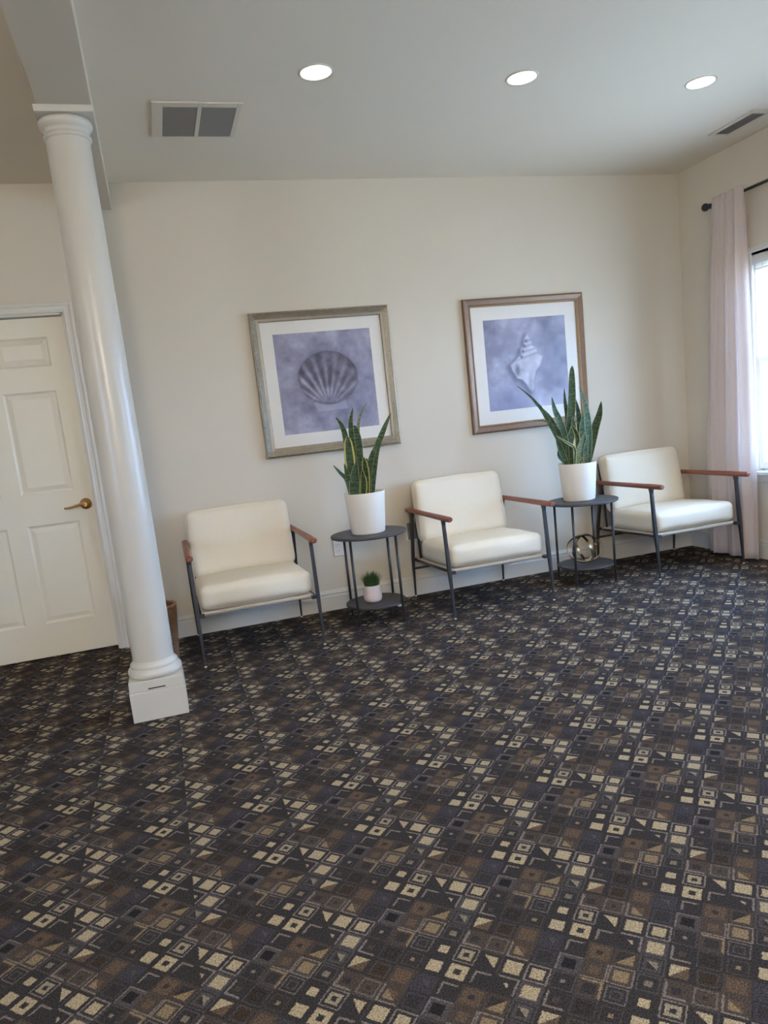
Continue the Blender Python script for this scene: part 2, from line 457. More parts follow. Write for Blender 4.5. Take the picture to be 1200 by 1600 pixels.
# ---------------------------------------------------------------- door
door = thing('door_1', 'white six panel door in the left part of the back wall', None, (0, 0, 0), kind='structure')
YD = .055
bm = B()
SX0, SX1, SZ0, SZ1 = -2.235, -1.331, .012, 2.035
cols = [(-2.133, -1.838), (-1.728, -1.433)]
rows = [(.221, .827), (1.014, 1.614), (1.757, 1.924)]
xe = [SX0, cols[0][0], cols[0][1], cols[1][0], cols[1][1], SX1]
ze = [SZ0] + [v for r in rows for v in r] + [SZ1]
box(bm, SX0, SX1, YD + .012, YD + .04, SZ0, SZ1)
for a, b in ((xe[0], xe[1]), (xe[2], xe[3]), (xe[4], xe[5])): box(bm, a, b, YD, YD + .012, SZ0, SZ1)
for a, b in ((ze[0], ze[1]), (ze[2], ze[3]), (ze[4], ze[5]), (ze[6], ze[7])):
    for c, d in cols: box(bm, c, d, YD, YD + .012, a, b)
slab = obj('door_slab', bm, DOORM, door)
for c, d in cols:
    for a, b in rows:
        bm = B()
        def rr(i, y): return (c + i, d - i, a + i, b - i, YD + y)
        rings_rect(bm, [rr(0, 0), rr(.010, .0085), rr(.016, .0095), rr(.018, .0085), rr(.042, .0015), rr(.046, .0015)])
        obj('raised_panel', bm, DOORM, slab)
# handle
bm = B()
def ydisc(bm, cx, cz, prof, n=28):
    R = [[bm.verts.new((cx + r*math.cos(2*PI*k/n), y, cz + r*math.sin(2*PI*k/n))) for k in range(n)] for r, y in prof]
    for a, b in zip(R, R[1:]):
        for k in range(n):
            f = bm.faces.new((a[k], a[(k+1) % n], b[(k+1) % n], b[k])); f.smooth = True
    bm.faces.new(R[-1])
ydisc(bm, -1.379, .923, [(.034, YD), (.034, YD-.006), (.030, YD-.011), (.022, YD-.014), (.013, YD-.016), (.012, YD-.045), (.015, YD-.05), (.013, YD-.062)])
tube(bm, [(-1.379, YD-.055, .923), (-1.405, YD-.057, .925), (-1.44, YD-.058, .918), (-1.47, YD-.058, .912), (-1.498, YD-.055, .913)], [.011, .011, .009, .008, .007], n=12, squash=.8)
obj('door_handle', bm, BRASS, door)
# jamb and stop
bm = B()
for a, b in ((DX0, DX0 + .014), (DX1 - .014, DX1)): box(bm, a, b, 0, .14, 0, DZ)
box(bm, DX0, DX1, 0, .14, DZ - .012, DZ)
box(bm, SX0 - .002, SX0 + .01, YD + .041, YD + .055, 0, DZ - .012); box(bm, SX1 - .01, SX1 + .002, YD + .041, YD + .055, 0, DZ - .012)
box(bm, DX0 + .014, DX1 - .014, YD + .041, .14, 0, DZ - .012)
obj('door_jamb', bm, TRIM, door)
# casing with a stepped profile
bm = B()
prof = [(0, 0), (0, -.010), (.008, -.013), (.012, -.013), (.016, -.010), (.034, -.012), (.042, -.017), (.052, -.019), (.058, -.017), (.058, 0)]
path = lambda o: [(DX1 - .004 + o, 0), (DX1 - .004 + o, DZ - .004 + o), (DX0 + .004 - o, DZ - .004 + o), (DX0 + .004 - o, 0)]
P = [[bm.verts.new((x, y, z)) for x, z in path(o)] for o, y in prof]
for a, b in zip(P, P[1:]):
    for k in range(3): bm.faces.new((a[k], a[k+1], b[k+1], b[k]))
obj('door_casing', bm, TRIM, door)

# ---------------------------------------------------------------- windows
def window(name, y0, y1, detail, label):
    t = thing(name, label, None, kind='structure')
    cw = .055
    bm = B()
    box(bm, XR - .016, XR, y0 - .02, y1 + .02, WZ1, WZ1 + .032)
    obj('window_casing', bm, TRIM, t, bevel=.004)
    bm = B(); box(bm, XR - .055, XR + .06, y0 - .03, y1 + .03, WZ0, WZ0 + .026)
    obj('window_sill', bm, TRIM, t, bevel=.006)
    bm = B(); box(bm, XR - .014, XR, y0 - .02, y1 + .02, WZ0 - .05, WZ0)
    obj('window_apron', bm, TRIM, t, bevel=.003)
    # vinyl frame lining the opening, with sash tracks
    bm = B()
    for a, b in ((y0, y0 + .012), (y1 - .012, y1)):
        box(bm, XR + .002, XR + .15, a, b, WZ0 + .026, WZ1)
    for s_, yb in ((1, y0 + .012), (-1, y1 - .012)):
        for xo in (.022, .060, .100):
            a, b = sorted((yb, yb + s_ * .012)); box(bm, XR + xo, XR + xo + .006, a, b, WZ0 + .026, WZ1)
    box(bm, XR, XR + .15, y0, y1, WZ1 - .018, WZ1); box(bm, XR + .06, XR + .15, y0, y1, WZ0, WZ0 + .035)
    ym = (y0 + y1) / 2
    box(bm, XR + .03, XR + .15, ym - .03, ym + .03, WZ0 + .026, WZ1)
    obj('window_frame', bm, WINM, t)
    zm = 1.355
    for a, b in ((y0 + .014, ym - .03), (ym + .03, y1 - .014)):
        for nm, xo, z0, z1 in (('lower_sash', .028, WZ0 + .036, zm + .022), ('upper_sash', .066, zm - .018, WZ1 - .018)):
            bm = B(); st = .030; x0 = XR + xo; x1 = x0 + .032
            box(bm, x0, x1, a, a + st, z0, z1); box(bm, x0, x1, b - st, b, z0, z1)
            box(bm, x0, x1, a + st, b - st, z0, z0 + (.05 if nm == 'lower_sash' else .038)); box(bm, x0, x1, a + st, b - st, z1 - .038, z1)
            sa = obj(nm, bm, WINM, t, bevel=.003)
            bm = B(); box(bm, x0 + .016, x0 + .020, a + st, b - st, z0 + .03, z1 - .03)
            obj('glass_pane', bm, GLASS, sa)
            if detail:
                bm = B(); xm = x0 + .013
                for k in (1, 2):
                    yk = a + st + (b - a - 2*st) * k / 3; box(bm, xm, xm + .010, yk - .008, yk + .008, z0 + .04, z1 - .03)
                zk = (z0 + z1) / 2; box(bm, xm, xm + .010, a + st, b - st, zk - .008, zk + .008)
                obj('muntin_grid', bm, WINM, sa)
    return t
window('window_1', WINS[0][0], WINS[0][1], True, 'white double hung window beside the curtain')
window('added_window_2', WINS[1][0], WINS[1][1], False, 'white double hung window added out of view for daylight')  # unseen window, added to let daylight onto column and floor
t = thing('added_window_3', 'white window added out of view in the left wall for daylight', None, kind='structure')  # unseen window, added to send cool skylight to the right side
bm = B()
for a, b in ((LW0, LW0 + .05), (LW1 - .05, LW1), ((LW0 + LW1) / 2 - .03, (LW0 + LW1) / 2 + .03)): box(bm, XL - .11, XL - .03, a, b, WZ0, WZ1)
for a, b in ((WZ0, WZ0 + .05), (WZ1 - .05, WZ1), (1.33, 1.38)): box(bm, XL - .11, XL - .03, LW0, LW1, a, b)
obj('window_frame', bm, WINM, t)
bm = B(); box(bm, XL - .075, XL - .070, LW0 + .03, LW1 - .03, WZ0 + .03, WZ1 - .03); obj('glass_pane', bm, GLASS, t)
# raised blind at the head of the window
bl = thing('window_blind', 'white horizontal blind pulled up to the window head', 'blind', (XR, -1.561, WZ1))
bm = B(); box(bm, .0, .0022, -.884, .884, -.078, -.002); obj('valance', bm, BLIND, bl)
bm = B(); box(bm, .004, .026, -.880, .880, -.030, -.002); obj('head_rail', bm, WINM, bl, bevel=.002)
for k in range(13):
    bm = B(); z = -.033 - k * .0052
    vs = [(.004, z), (.011, z + .0022), (.018, z + .0022), (.026, z)]
    A = [[bm.verts.new((x, y, zz)) for x, zz in vs + [(x, zz - .0018) for x, zz in reversed(vs)]] for y in (-.875, .875)]
    for q in range(8): bm.faces.new((A[0][q], A[0][(q+1) % 8], A[1][(q+1) % 8], A[1][q]))
    bm.faces.new(A[0]); bm.faces.new(A[1]); obj('slat', bm, BLIND, bl)
bm = B(); box(bm, .004, .026, -.875, .875, -.116, -.102); obj('bottom_rail', bm, WINM, bl, bevel=.002)
for yy in (.80, .72, 0, -.72):
    bm = B(); box(bm, .0030, .0038, yy - .003, yy + .003, -.110, -.080); obj('ladder_cord', bm, PLASTIC, bl)

# ---------------------------------------------------------------- curtain and rod
rod = thing('curtain_rod', 'black metal curtain rod with ball finial over the window', 'curtain rod', (2.895, -.374, 2.418))
bm = B(); tube(bm, [(0, -.02, 0), (0, -2.50, 0)], .0095, n=16); obj('rod', bm, STEEL, rod)
for yf in (0.0, -2.52):
    bm = B(); bmesh.ops.create_uvsphere(bm, u_segments=20, v_segments=14, radius=.026)
    for f in bm.faces: f.smooth = True
    for v in bm.verts: v.co.y += yf
    tube(bm, [(0, yf + (-.02 if yf == 0 else .02), 0), (0, yf + (-.042 if yf == 0 else .042), 0)], .013, n=16)
    obj('finial', bm, STEEL, rod)
for yb in (-.05, -2.44):
    bm = B(); tube(bm, [(.09, yb, -.035), (.05, yb, -.03), (.01, yb, -.016)], .007, n=10)
    box(bm, .083, .09, yb - .014, yb + .014, -.075, .005); box(bm, -.012, .012, yb - .006, yb + .006, -.022, -.010)
    obj('bracket', bm, STEEL, rod)

def curtain(name, ytop, ybot, folds, label, phase=0.4):
    t = thing(name, label, 'curtain', (0, 0, 0), group='curtain panels on the rod')
    bm = B(); nu, nv = 120, 46; G = []
    for j in range(nv + 1):
        v = j / nv; row = []
        for i in range(nu + 1):
            u = i / nu; z = 2.450 + .006 * math.sin(u * 23) * (1 - v) - v * (2.450 - .018)
            e = min(1, v * 1.4) ** .8
            y = (ytop[0] + (ytop[1] - ytop[0]) * u) * (1 - e) + (ybot[0] + (ybot[1] - ybot[0]) * u) * e
            uu = u + .02 * math.sin(3.1 * u * PI + phase)
            amp = (.010 + .010 * min(1, v * 5)) * (1 + .25 * math.sin(9 * u))
            ph = uu * folds * 2 * PI + phase + .5 * v * math.sin(4 * u + phase)
            x = amp * math.sin(ph) + .35 * amp * math.sin(2.3 * ph + 1.1 + v)
            y += .35 * amp * math.cos(ph)
            hd = max(0.0, 1 - abs(z - 2.418) / .035)
            row.append(bm.verts.new((2.866 + x * (1 - .4 * hd), y, z)))
        G.append(row)
    for j in range(nv):
        for i in range(nu):
            f = bm.faces.new((G[j][i], G[j][i+1], G[j+1][i+1], G[j+1][i])); f.smooth = True
    o = obj('panel_cloth', bm, CURTAIN, t)
    sd = o.modifiers.new('thick', 'SOLIDIFY'); sd.thickness = .0022; sd.offset = 0
    # stitched hem band at the foot
    return t
curtain('curtain', (-.470, -.738), (-.334, -.782), 3.3, 'blush sheer curtain hanging in folds in the corner beside the window')

# ---------------------------------------------------------------- column
colm = thing('column', 'round white column on a square plinth under the beam', 'column', (-1.0735, -1.268, 0))
bm = B(); loft_box(bm, [((0, 0, 0), .1225, .1225), ((0, 0, .138), .1225, .1225)]); pl = obj('plinth', bm, COLM, colm, bevel=.0025)
bm = B(); loft_box(bm, [((0, 0, .1385), .1205, .1205), ((0, 0, .187), .1195, .1195)]); obj('plinth_collar', bm, COLM, colm, bevel=.003)
bm = B(); box(bm, -.038, .038, -.1222, -.1190, .1465, .1515)
obj('slot', bm, BLACK, colm)
bm = B(); lathe(bm, [(.108, .186), (.117, .190), (.121, .199), (.121, .210), (.116, .220), (.108, .225), (.105, .229), (.108, .235), (.107, .242), (.101, .248), (.096, .254), (.0935, .262)], n=64, cap=False)
obj('base_moulding', bm, COLM, colm)
pf = []
for k in range(25):
    v = k / 24; z = .26 + v * (2.52 - .26)
    r = .0925 + .0022 * math.sin(min(1, v * 1.8) * PI) if v < .55 else .0925 + .0003 - (v - .55) / .45 * .0062
    pf.append((r, z))
bm = B(); lathe(bm, pf, n=72, cap=False); obj('shaft', bm, COLM, colm)
bm = B(); lathe(bm, [(.0868, 2.505), (.094, 2.509), (.096, 2.515), (.094, 2.521), (.0875, 2.526), (.0875, 2.540), (.094, 2.545), (.101, 2.553), (.106, 2.563), (.107, 2.572), (.104, 2.579), (.09, 2.581)], n=64, cap=False)
obj('capital', bm, COLM, colm)
bm = B(); loft_box(bm, [((.008, 0, 2.580), .112, .120), ((.008, 0, 2.6058), .114, .122)]); obj('abacus', bm, COLM, colm, bevel=.002)

# ---------------------------------------------------------------- recessed lamps
LENS = mat('lamp lens', (255, 250, 240), 0.5, emit=(255, 236, 208), estr=3.0)
def recessed(x, y, label, first=None):
    t = thing('recessed_light', label, 'ceiling light', (x, y, H), group='recessed ceiling lights')
    bm = B(); lathe(bm, [(.066, .0), (.068, -.004), (.076, -.004), (.0785, -.0005), (.0785, 0.0)], n=48, cap=False); obj('trim_ring', bm, TRIM, t)
    bm = B(); lathe(bm, [(.0665, -.002), (.062, .018), (.0575, .034), (.055, .052), (.055, .075)], n=48, cap=False); obj('baffle', bm, TRIM, t)
    bm = B(); bmesh.ops.create_circle(bm, cap_ends=True, radius=.0552, segments=48)
    for v in bm.verts: v.co.z = .046
    obj('lens', bm, LENS, t)
    ld = bpy.data.lights.new('lamp glow', 'AREA'); ld.shape = 'DISK'; ld.size = .085; ld.energy = LAMP_W; ld.color = (1.0, .86, .68); ld.spread = math.radians(150)
    lo = bpy.data.objects.new('bulb', ld); COL.objects.link(lo); lo.parent = t; lo.location = (0, 0, .044)
    return t
labs = {0: 'recessed ceiling light nearest the column, left of the three', 1: 'recessed ceiling light between the two others, above the right picture', 2: 'recessed ceiling light nearest the window wall and the small vent'}
for i, x in enumerate(XS): recessed(x, YS[0], labs[i])
for r_i, y in enumerate(YS[1:]):  # unseen rows of lights, added to light the room
    for i, x in enumerate(XS):
        recessed(x, y, 'recessed ceiling light in the %s row, added out of view, %s' % (('second', 'third')[r_i], ('beam side', 'middle', 'window side')[i]))

# globe pendants added out of view as warm fill light
GLOBE = mat('opal fill globe', (250, 244, 232), .4, emit=(255, 226, 188), estr=5.0)
for gx, gy, pk, lb in ((-3.4, -4.2, .35, 'opal fill globe pendant added out of view, left of the beam'), (-1.2, -6.9, 3.6, 'opal fill globe pendant added out of view at the near end of the room')):
    t = thing('added_fill_pendant', lb, 'lamp', (gx, gy, H))
    bm = B(); lathe(bm, [(.055, -.0003), (.055, -.02), (.02, -.03)], n=32); obj('canopy', bm, STEEL, t)
    bm = B(); tube(bm, [(0, 0, -.028), (0, 0, -.42)], .004, n=8); obj('cord', bm, STEEL, t)
    bm = B(); bmesh.ops.create_uvsphere(bm, u_segments=32, v_segments=20, radius=.15)
    for f in bm.faces: f.smooth = True
    for v in bm.verts: v.co.z -= .56
    obj('globe', bm, GLOBE, t)
    ld = bpy.data.lights.new('pendant fill glow', 'POINT'); ld.energy = FILL_PEND_W * pk; ld.color = (1.0, .90, .76); ld.shadow_soft_size = .16
    lo = bpy.data.objects.new('bulb', ld); COL.objects.link(lo); lo.parent = t; lo.location = (0, 0, -.56); 
# ---------------------------------------------------------------- vents in the ceiling
v1 = thing('return_air_grille', 'square ceiling return grille with two louvred halves, near the beam', 'vent', (-.4975, -.875, H))
X0, X1, Y0, Y1 = -.2075, .2075, -.197, .197
bm = B()
g = [(-.156, .001), (.021, .182)]
for a, b in ((X0, g[0][0]), (g[0][1], g[1][0]), (g[1][1], X1)): box(bm, a, b, Y0, Y1, -.009, -.0003)
for a, b in g: box(bm, a, b, Y0, -.152, -.009, -.0003); box(bm, a, b, .185, Y1, -.009, -.0003)
obj('grille_frame', bm, VENT, v1, bevel=.002)
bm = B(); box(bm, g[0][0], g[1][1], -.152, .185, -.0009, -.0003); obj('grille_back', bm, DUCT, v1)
for a, b in g:
    for k in range(26):
        bm = B(); yk = -.149 + k * .0129
        vs = [bm.verts.new(p) for p in ((a, yk, -.0015), (b, yk, -.0015), (b, yk + .0105, -.0082), (a, yk + .0105, -.0082), (a, yk + .0012, -.0008), (b, yk + .0012, -.0008), (b, yk + .0117, -.0075), (a, yk + .0117, -.0075))]
        for f in ((0,1,2,3), (4,7,6,5), (0,4,5,1), (3,2,6,7), (0,3,7,4), (1,5,6,2)): bm.faces.new([vs[q] for q in f])
        obj('louvre', bm, VENTDARK, v1)
v2 = thing('supply_register', 'small narrow ceiling register near the window wall corner', 'vent', (2.722, -.885, H))
bm = B(); X0, X1, Y0, Y1 = -.078, .078, -.185, .180
box(bm, X0, -.047, Y0, Y1, -.008, -.0003); box(bm, .047, X1, Y0, Y1, -.008, -.0003); box(bm, -.047, .047, Y0, -.147, -.008, -.0003); box(bm, -.047, .047, .15, Y1, -.008, -.0003)
obj('register_frame', bm, VENT, v2, bevel=.002)
bm = B(); box(bm, -.047, .047, -.147, .15, -.0009, -.0003); obj('register_back', bm, BLACK, v2)
for k in range(7):
    bm = B(); xk = -.043 + k * .0138; box(bm, xk, xk + .0022, -.147, .15, -.0085, -.001); obj('register_blade', bm, VENTDARK, v2)

# ---------------------------------------------------------------- armchairs
def make_chair(label):
    t = thing('armchair', label, 'chair', (0, 0, 0), group='cream armchairs along the wall')
    for s in (-1, 1):
        x = s * .337
        bm = B()   # front leg, tapering blade with foot cap
        loft_box(bm, [((x, -.748, .006), .0055, .0065), ((x, -.733, .20), .0085, .010), ((x, -.722, .30), .0105, .0125), ((x, -.700, .57), .0095, .0105), ((x, -.697, .600), .0095, .018)])
        lg = obj('front_leg', bm, STEEL, t, bevel=.0025)
        bm = B(); lathe(bm, [(.0062, 0), (.0072, .001), (.0072, .007), (.0058, .008)], n=14, cx=x, cy=-.748); obj('foot_cap', bm, PLASTIC, lg)
        bm = B()
        loft_box(bm, [((x, -.038, .006), .0055, .0065), ((x, -.050, .20), .0085, .009), ((x, -.060, .28), .010, .012), ((x, -.125, .57), .0095, .011), ((x, -.128, .600), .0095, .018)])
        lg = obj('rear_leg', bm, STEEL, t, bevel=.0025)
        bm = B(); lathe(bm, [(.0062, 0), (.0072, .001), (.0072, .007), (.0058, .008)], n=14, cx=x, cy=-.038); obj('foot_cap', bm, PLASTIC, lg)
        bm = B()   # wooden arm: rounded bar, a little thicker at the front
        pts = []; rd = []
        for y, e in ((-.812, .55), (-.8105, .78), (-.806, .93), (-.798, 1), (-.70, 1), (-.45, .95), (-.2, .9), (-.048, .88), (-.040, .8), (-.036, .6)):
            pts.append((x, y, .6155 - .005 * (y + .8))); rd.append(.0205 * e)
        tube(bm, pts, rd, n=18, squash=.82); obj('armrest', bm, WOOD, t)
        bm = B()   # side rail at seat height and clamp bracket
        tube(bm, [(s * .322, -.70, .283), (s * .322, -.10, .262)], .008, n=10)
        box(bm, min(s * .300, s * .335), max(s * .300, s * .335), -.735, -.690, .272, .290)
        box(bm, min(s * .314, s * .335), max(s * .314, s * .335), -.075, -.050, .255, .275)
        obj('side_rail', bm, STEEL, t)
    bm = B(); tube(bm, [(-.337, -.050, .200), (.337, -.050, .200)], .0075, n=12); obj('rear_stretcher', bm, STEEL, t)
    bm = B()   # back frame behind the cushion
    tube(bm, [(-.30, -.12, .262), (-.30, -.105, .44), (-.295, -.048, .74), (-.27, -.042, .765), (.27, -.042, .765), (.295, -.048, .74), (.30, -.105, .44), (.30, -.12, .262)], .008, n=10)
    tube(bm, [(-.322, -.110, .262), (.322, -.110, .262)], .008, n=10)
    obj('back_frame', bm, STEEL, t)
    bm = B()   # canvas sling under the cushion
    loft_box(bm, [((0, -.405, .264), .300, .300), ((0, -.405, .268), .312, .306), ((0, -.405, .281), .314, .308), ((0, -.405, .285), .306, .302)])
    sl = obj('seat_sling', bm, WEBBING, t, bevel=.004)
    sl.data.transform(Matrix.Rotation(-.03, 4, 'X')); sl.location = (0, 0, -.010)
    bm = B(); cushion(bm, .315, .268, .066, .040, puff=(.003, .012, .014), n=22, seed=3, wob=.0012)
    c = obj('seat_cushion', bm, FABRIC, t); c.location = (0, -.442, .358); c.rotation_euler = (-.035, 0, 0)
    bm = B(); cushion(bm, .317, .056, .205, .042, puff=(.002, .018, .008), n=22, seed=9, wob=.0016)
    c = obj('back_cushion', bm, FABRIC, t); c.location = (0, -.146, .598); c.rotation_euler = (-.225, 0, 0)
    return t
ch = make_chair('cream armchair at the left end, below the scallop picture beside the column')
ch.location = (-.501, 0, 0)
dup(ch, (.985, 0, 0), label='cream armchair in the middle, between the two round side tables')
dup(ch, (2.448, 0, 0), label='cream armchair at the right end, next to the curtain')

# ---------------------------------------------------------------- side tables
def make_table(label, x, y, rz):
    t = thing('side_table', label, 'table', (x, y, 0), rz, group='round black side tables')
    bm = B(); lathe(bm, [(.205, .5445), (.232, .5445), (.2345, .547), (.2345, .5575), (.232, .560), (.20, .560)], n=72); obj('tabletop', bm, TABLEM, t)
    bm = B(); lathe(bm, [(.16, .112), (.186, .112), (.188, .114), (.188, .1235), (.186, .125), (.16, .125)], n=64); obj('lower_shelf', bm, TABLEM, t)
    for k in range(4):
        a = PI / 4 + k * PI / 2; r = .197
        bm = B(); tube(bm, [(r * math.cos(a), r * math.sin(a), 0.001), (r * math.cos(a), r * math.sin(a), .545)], .0082, n=14)
        lg = obj('leg', bm, STEEL, t)
        bm = B(); lathe(bm, [(.0095, 0), (.0098, .001), (.0098, .010), (.0085, .011)], n=14, cx=r * math.cos(a), cy=r * math.sin(a)); obj('foot_cap', bm, BLACK, lg)
    bm = B()
    for a0 in (PI / 4, 3 * PI / 4):
        r = .19; tube(bm, [(r * math.cos(a0), r * math.sin(a0), .540), (-r * math.cos(a0), -r * math.sin(a0), .540)], .005, n=8)
    obj('cross_brace', bm, STEEL, t)
    return t
tb = make_table('round black two tier side table holding a potted grass on its shelf', .25, -.440, math.radians(-6))
dup(tb, (1.75, -.448, 0), label='round black two tier side table holding a metal ring ornament on its shelf')

# ---------------------------------------------------------------- snake plants
def leaf_mat(name, g1, g2):
    M = bpy.data.materials.new(name); M.use_nodes = True; nt = M.node_tree; b = nt.nodes['Principled BSDF']
    tc = nt.nodes.new('ShaderNodeTexCoord'); mp = nt.nodes.new('ShaderNodeMapping'); mp.inputs['Scale'].default_value = (18, 18, 75)
    n = nt.nodes.new('ShaderNodeTexNoise'); n.inputs['Scale'].default_value = 1.6; n.inputs['Detail'].default_value = 4; n.inputs['Distortion'].default_value = .6
    r = nt.nodes.new('ShaderNodeValToRGB'); r.color_ramp.elements[0].position = .38; r.color_ramp.elements[1].position = .66
    r.color_ramp.elements[0].color = (*lin(g1), 1); r.color_ramp.elements[1].color = (*lin(g2), 1)
    nt.links.new(tc.outputs['Object'], mp.inputs[0]); nt.links.new(mp.outputs[0], n.inputs['Vector']); nt.links.new(n.outputs['Fac'], r.inputs[0])
    nt.links.new(r.outputs[0], b.inputs['Base Color']); b.inputs['Roughness'].default_value = .6; b.inputs['Specular IOR Level'].default_value = .25
    return M
LEAF = leaf_mat('snake leaf green', (38, 56, 38), (80, 102, 72))
LEAFP = leaf_mat('snake leaf pale', (84, 100, 78), (128, 138, 112))
MARGIN = mat('leaf margin yellow', (176, 168, 100), .6, spec=.2)
MARGINP = mat('leaf margin cream', (134, 142, 106), .6, spec=.2)

def catmull(P, n):
    P = [Vector(p) for p in P]; Q = [P[0] * 2 - P[1]] + P + [P[-1] * 2 - P[-2]]; out = []
    m_ = len(P) - 1
    for k in range(n + 1):
        s = k / n * m_; i = min(int(s), m_ - 1); t = s - i; a, b, c, d = Q[i:i+4]
        out.append(.5 * ((2*b) + (c-a)*t + (2*a-5*b+4*c-d)*t*t + (3*b-a-3*c+d)*t**3))
    return out

def leaf(parent, org, pts, w, style, seed):
    rnd = random.Random(seed); n = 16
    pts = [Vector(p) - Vector(org) for p in pts]
    hr = math.hypot(pts[0].x, pts[0].y); kk = min(1.0, .088 / max(hr, 1e-6))
    pts[0] = Vector((pts[0].x * kk, pts[0].y * kk, .225))
    pts.insert(1, Vector((pts[0].x * .75 + pts[1].x * .25, pts[0].y * .75 + pts[1].y * .25, .262)))
    C = catmull(pts, n); bm = B(); view = Vector((-.27, -.95, .1)).normalized()
    tw0 = rnd.uniform(-.35, .35); tw1 = rnd.uniform(-.8, .8); edge = .66 if style == 'y' else .88
    xs = [-1, -edge, 0, edge, 1]; rows_ = []
    for k, c in enumerate(C):
        v = k / n; tg = (C[min(k+1, n)] - C[max(k-1, 0)]).normalized()
        side = tg.cross(view).normalized(); nm = side.cross(tg).normalized()
        a = tw0 * (1 - v) + tw1 * v
        side, nm = side * math.cos(a) + nm * math.sin(a), nm * math.cos(a) - side * math.sin(a)
        if nm.dot(view) < 0: nm = -nm
        ww = .5 * w / max(.6, math.cos(a)) * ((.60 + .40 * math.sin(min(1, v / .5) * PI / 2)) if v < .5 else max(.02, math.cos((v - .5) * PI * .985)) ** .72)
        th = .0026 * (1 - v * .6)
        fr = [bm.verts.new(c + side * x_ * ww + nm * (th - .30 * ww * (1 - abs(x_)) + .05 * ww)) for x_ in xs]
        bk = [bm.verts.new(c + side * x_ * ww + nm * (-(th if abs(x_) < 1 else th * .4) - .30 * ww * (1 - abs(x_)) + .05 * ww)) for x_ in xs]
        rows_.append((fr, bk))
    for (f0, b0), (f1, b1) in zip(rows_, rows_[1:]):
        for q in range(4):
            mi = 1 if q in (0, 3) else 0
            for A, Bq in ((f0, f1), (b0, b1)):
                f = bm.faces.new((A[q], A[q+1], Bq[q+1], Bq[q])); f.smooth = True; f.material_index = mi
        for q in (0, 4):
            f = bm.faces.new((f0[q], b0[q], b1[q], f1[q])); f.material_index = 1
    for fr, bk in (rows_[0], rows_[-1]): bm.faces.new(fr + bk[::-1])
    mats = {'g': (LEAF, MARGINP), 'y': (LEAF, MARGIN), 'p': (LEAFP, MARGINP)}[style]
    return obj('leaf', bm, list(mats), parent)

def snake_plant(label, x, y, z, leaves, seed):
    t = thing('snake_plant', label, 'plant', (x, y, z), group='potted snake plants')
    bm = B(); lathe(bm, [(.098, 0), (.103, .003), (.1045, .01), (.1145, .13), (.1245, .248), (.1235, .2515), (.1185, .251), (.1165, .235), (.113, .20), (.02, .199)], n=72)
    obj('pot', bm, POT, t)
    bm = B(); lathe(bm, [(.113, .226), (.1155, .2275), (.08, .232), (.03, .236)], n=40); obj('soil', bm, SOIL, t)
    for k, (P, w_, st) in enumerate(leaves): leaf(t, (x, y, z), P, w_, st, seed + k)
    return t
LEAVES_1 = [([(0.175, -0.46, 0.825), (0.181, -0.457, 0.944), (0.182, -0.455, 1.048), (0.184, -0.452, 1.123), (0.187, -0.45, 1.154)], 0.065, 'y'), ([(0.219, -0.43, 0.82), (0.24, -0.424, 0.923), (0.251, -0.418, 1.039), (0.255, -0.412, 1.132), (0.249, -0.406, 1.197), (0.243, -0.4, 1.215)], 0.054, 'g'), ([(0.204, -0.42, 0.821), (0.22, -0.41, 1.043), (0.225, -0.4, 1.2), (0.234, -0.39, 1.257), (0.258, -0.38, 1.323)], 0.034, 'g'), ([(0.183, -0.44, 0.819), (0.182, -0.435, 0.978), (0.178, -0.43, 1.146), (0.164, -0.425, 1.223), (0.133, -0.42, 1.278)], 0.038, 'g'), ([(0.307, -0.42, 0.811), (0.334, -0.416, 0.923), (0.37, -0.412, 1.061), (0.414, -0.408, 1.144), (0.45, -0.404, 1.205), (0.488, -0.4, 1.267)], 0.039, 'g'), ([(0.155, -0.47, 0.83), (0.14, -0.48, 0.903), (0.105, -0.49, 0.945), (0.065, -0.5, 0.997)], 0.025, 'g'), ([(0.167, -0.48, 0.827), (0.148, -0.49, 0.914), (0.133, -0.5, 1.0)], 0.035, 'g'), ([(0.259, -0.47, 0.814), (0.267, -0.473, 0.91), (0.265, -0.477, 0.98), (0.263, -0.48, 1.024)], 0.045, 'y'), ([(0.28, -0.44, 0.81), (0.291, -0.438, 0.9), (0.314, -0.435, 0.985), (0.345, -0.433, 1.052), (0.363, -0.43, 1.079)], 0.039, 'g'), ([(0.173, -0.5, 0.823), (0.186, -0.505, 0.904), (0.207, -0.51, 1.005)], 0.064, 'g'), ([(0.251, -0.4, 0.811), (0.269, -0.39, 0.918), (0.298, -0.38, 1.01)], 0.036, 'g'), ([(0.236, -0.39, 0.815), (0.267, -0.378, 1.096), (0.282, -0.365, 1.212), (0.314, -0.353, 1.288), (0.362, -0.34, 1.344)], 0.02, 'p'), ([(0.313, -0.4, 0.809), (0.326, -0.393, 0.882), (0.311, -0.387, 0.973), (0.304, -0.38, 1.009)], 0.036, 'g'), ([(0.23, -0.5, 0.818), (0.239, -0.505, 0.88), (0.237, -0.51, 0.95)], 0.046, 'y')]
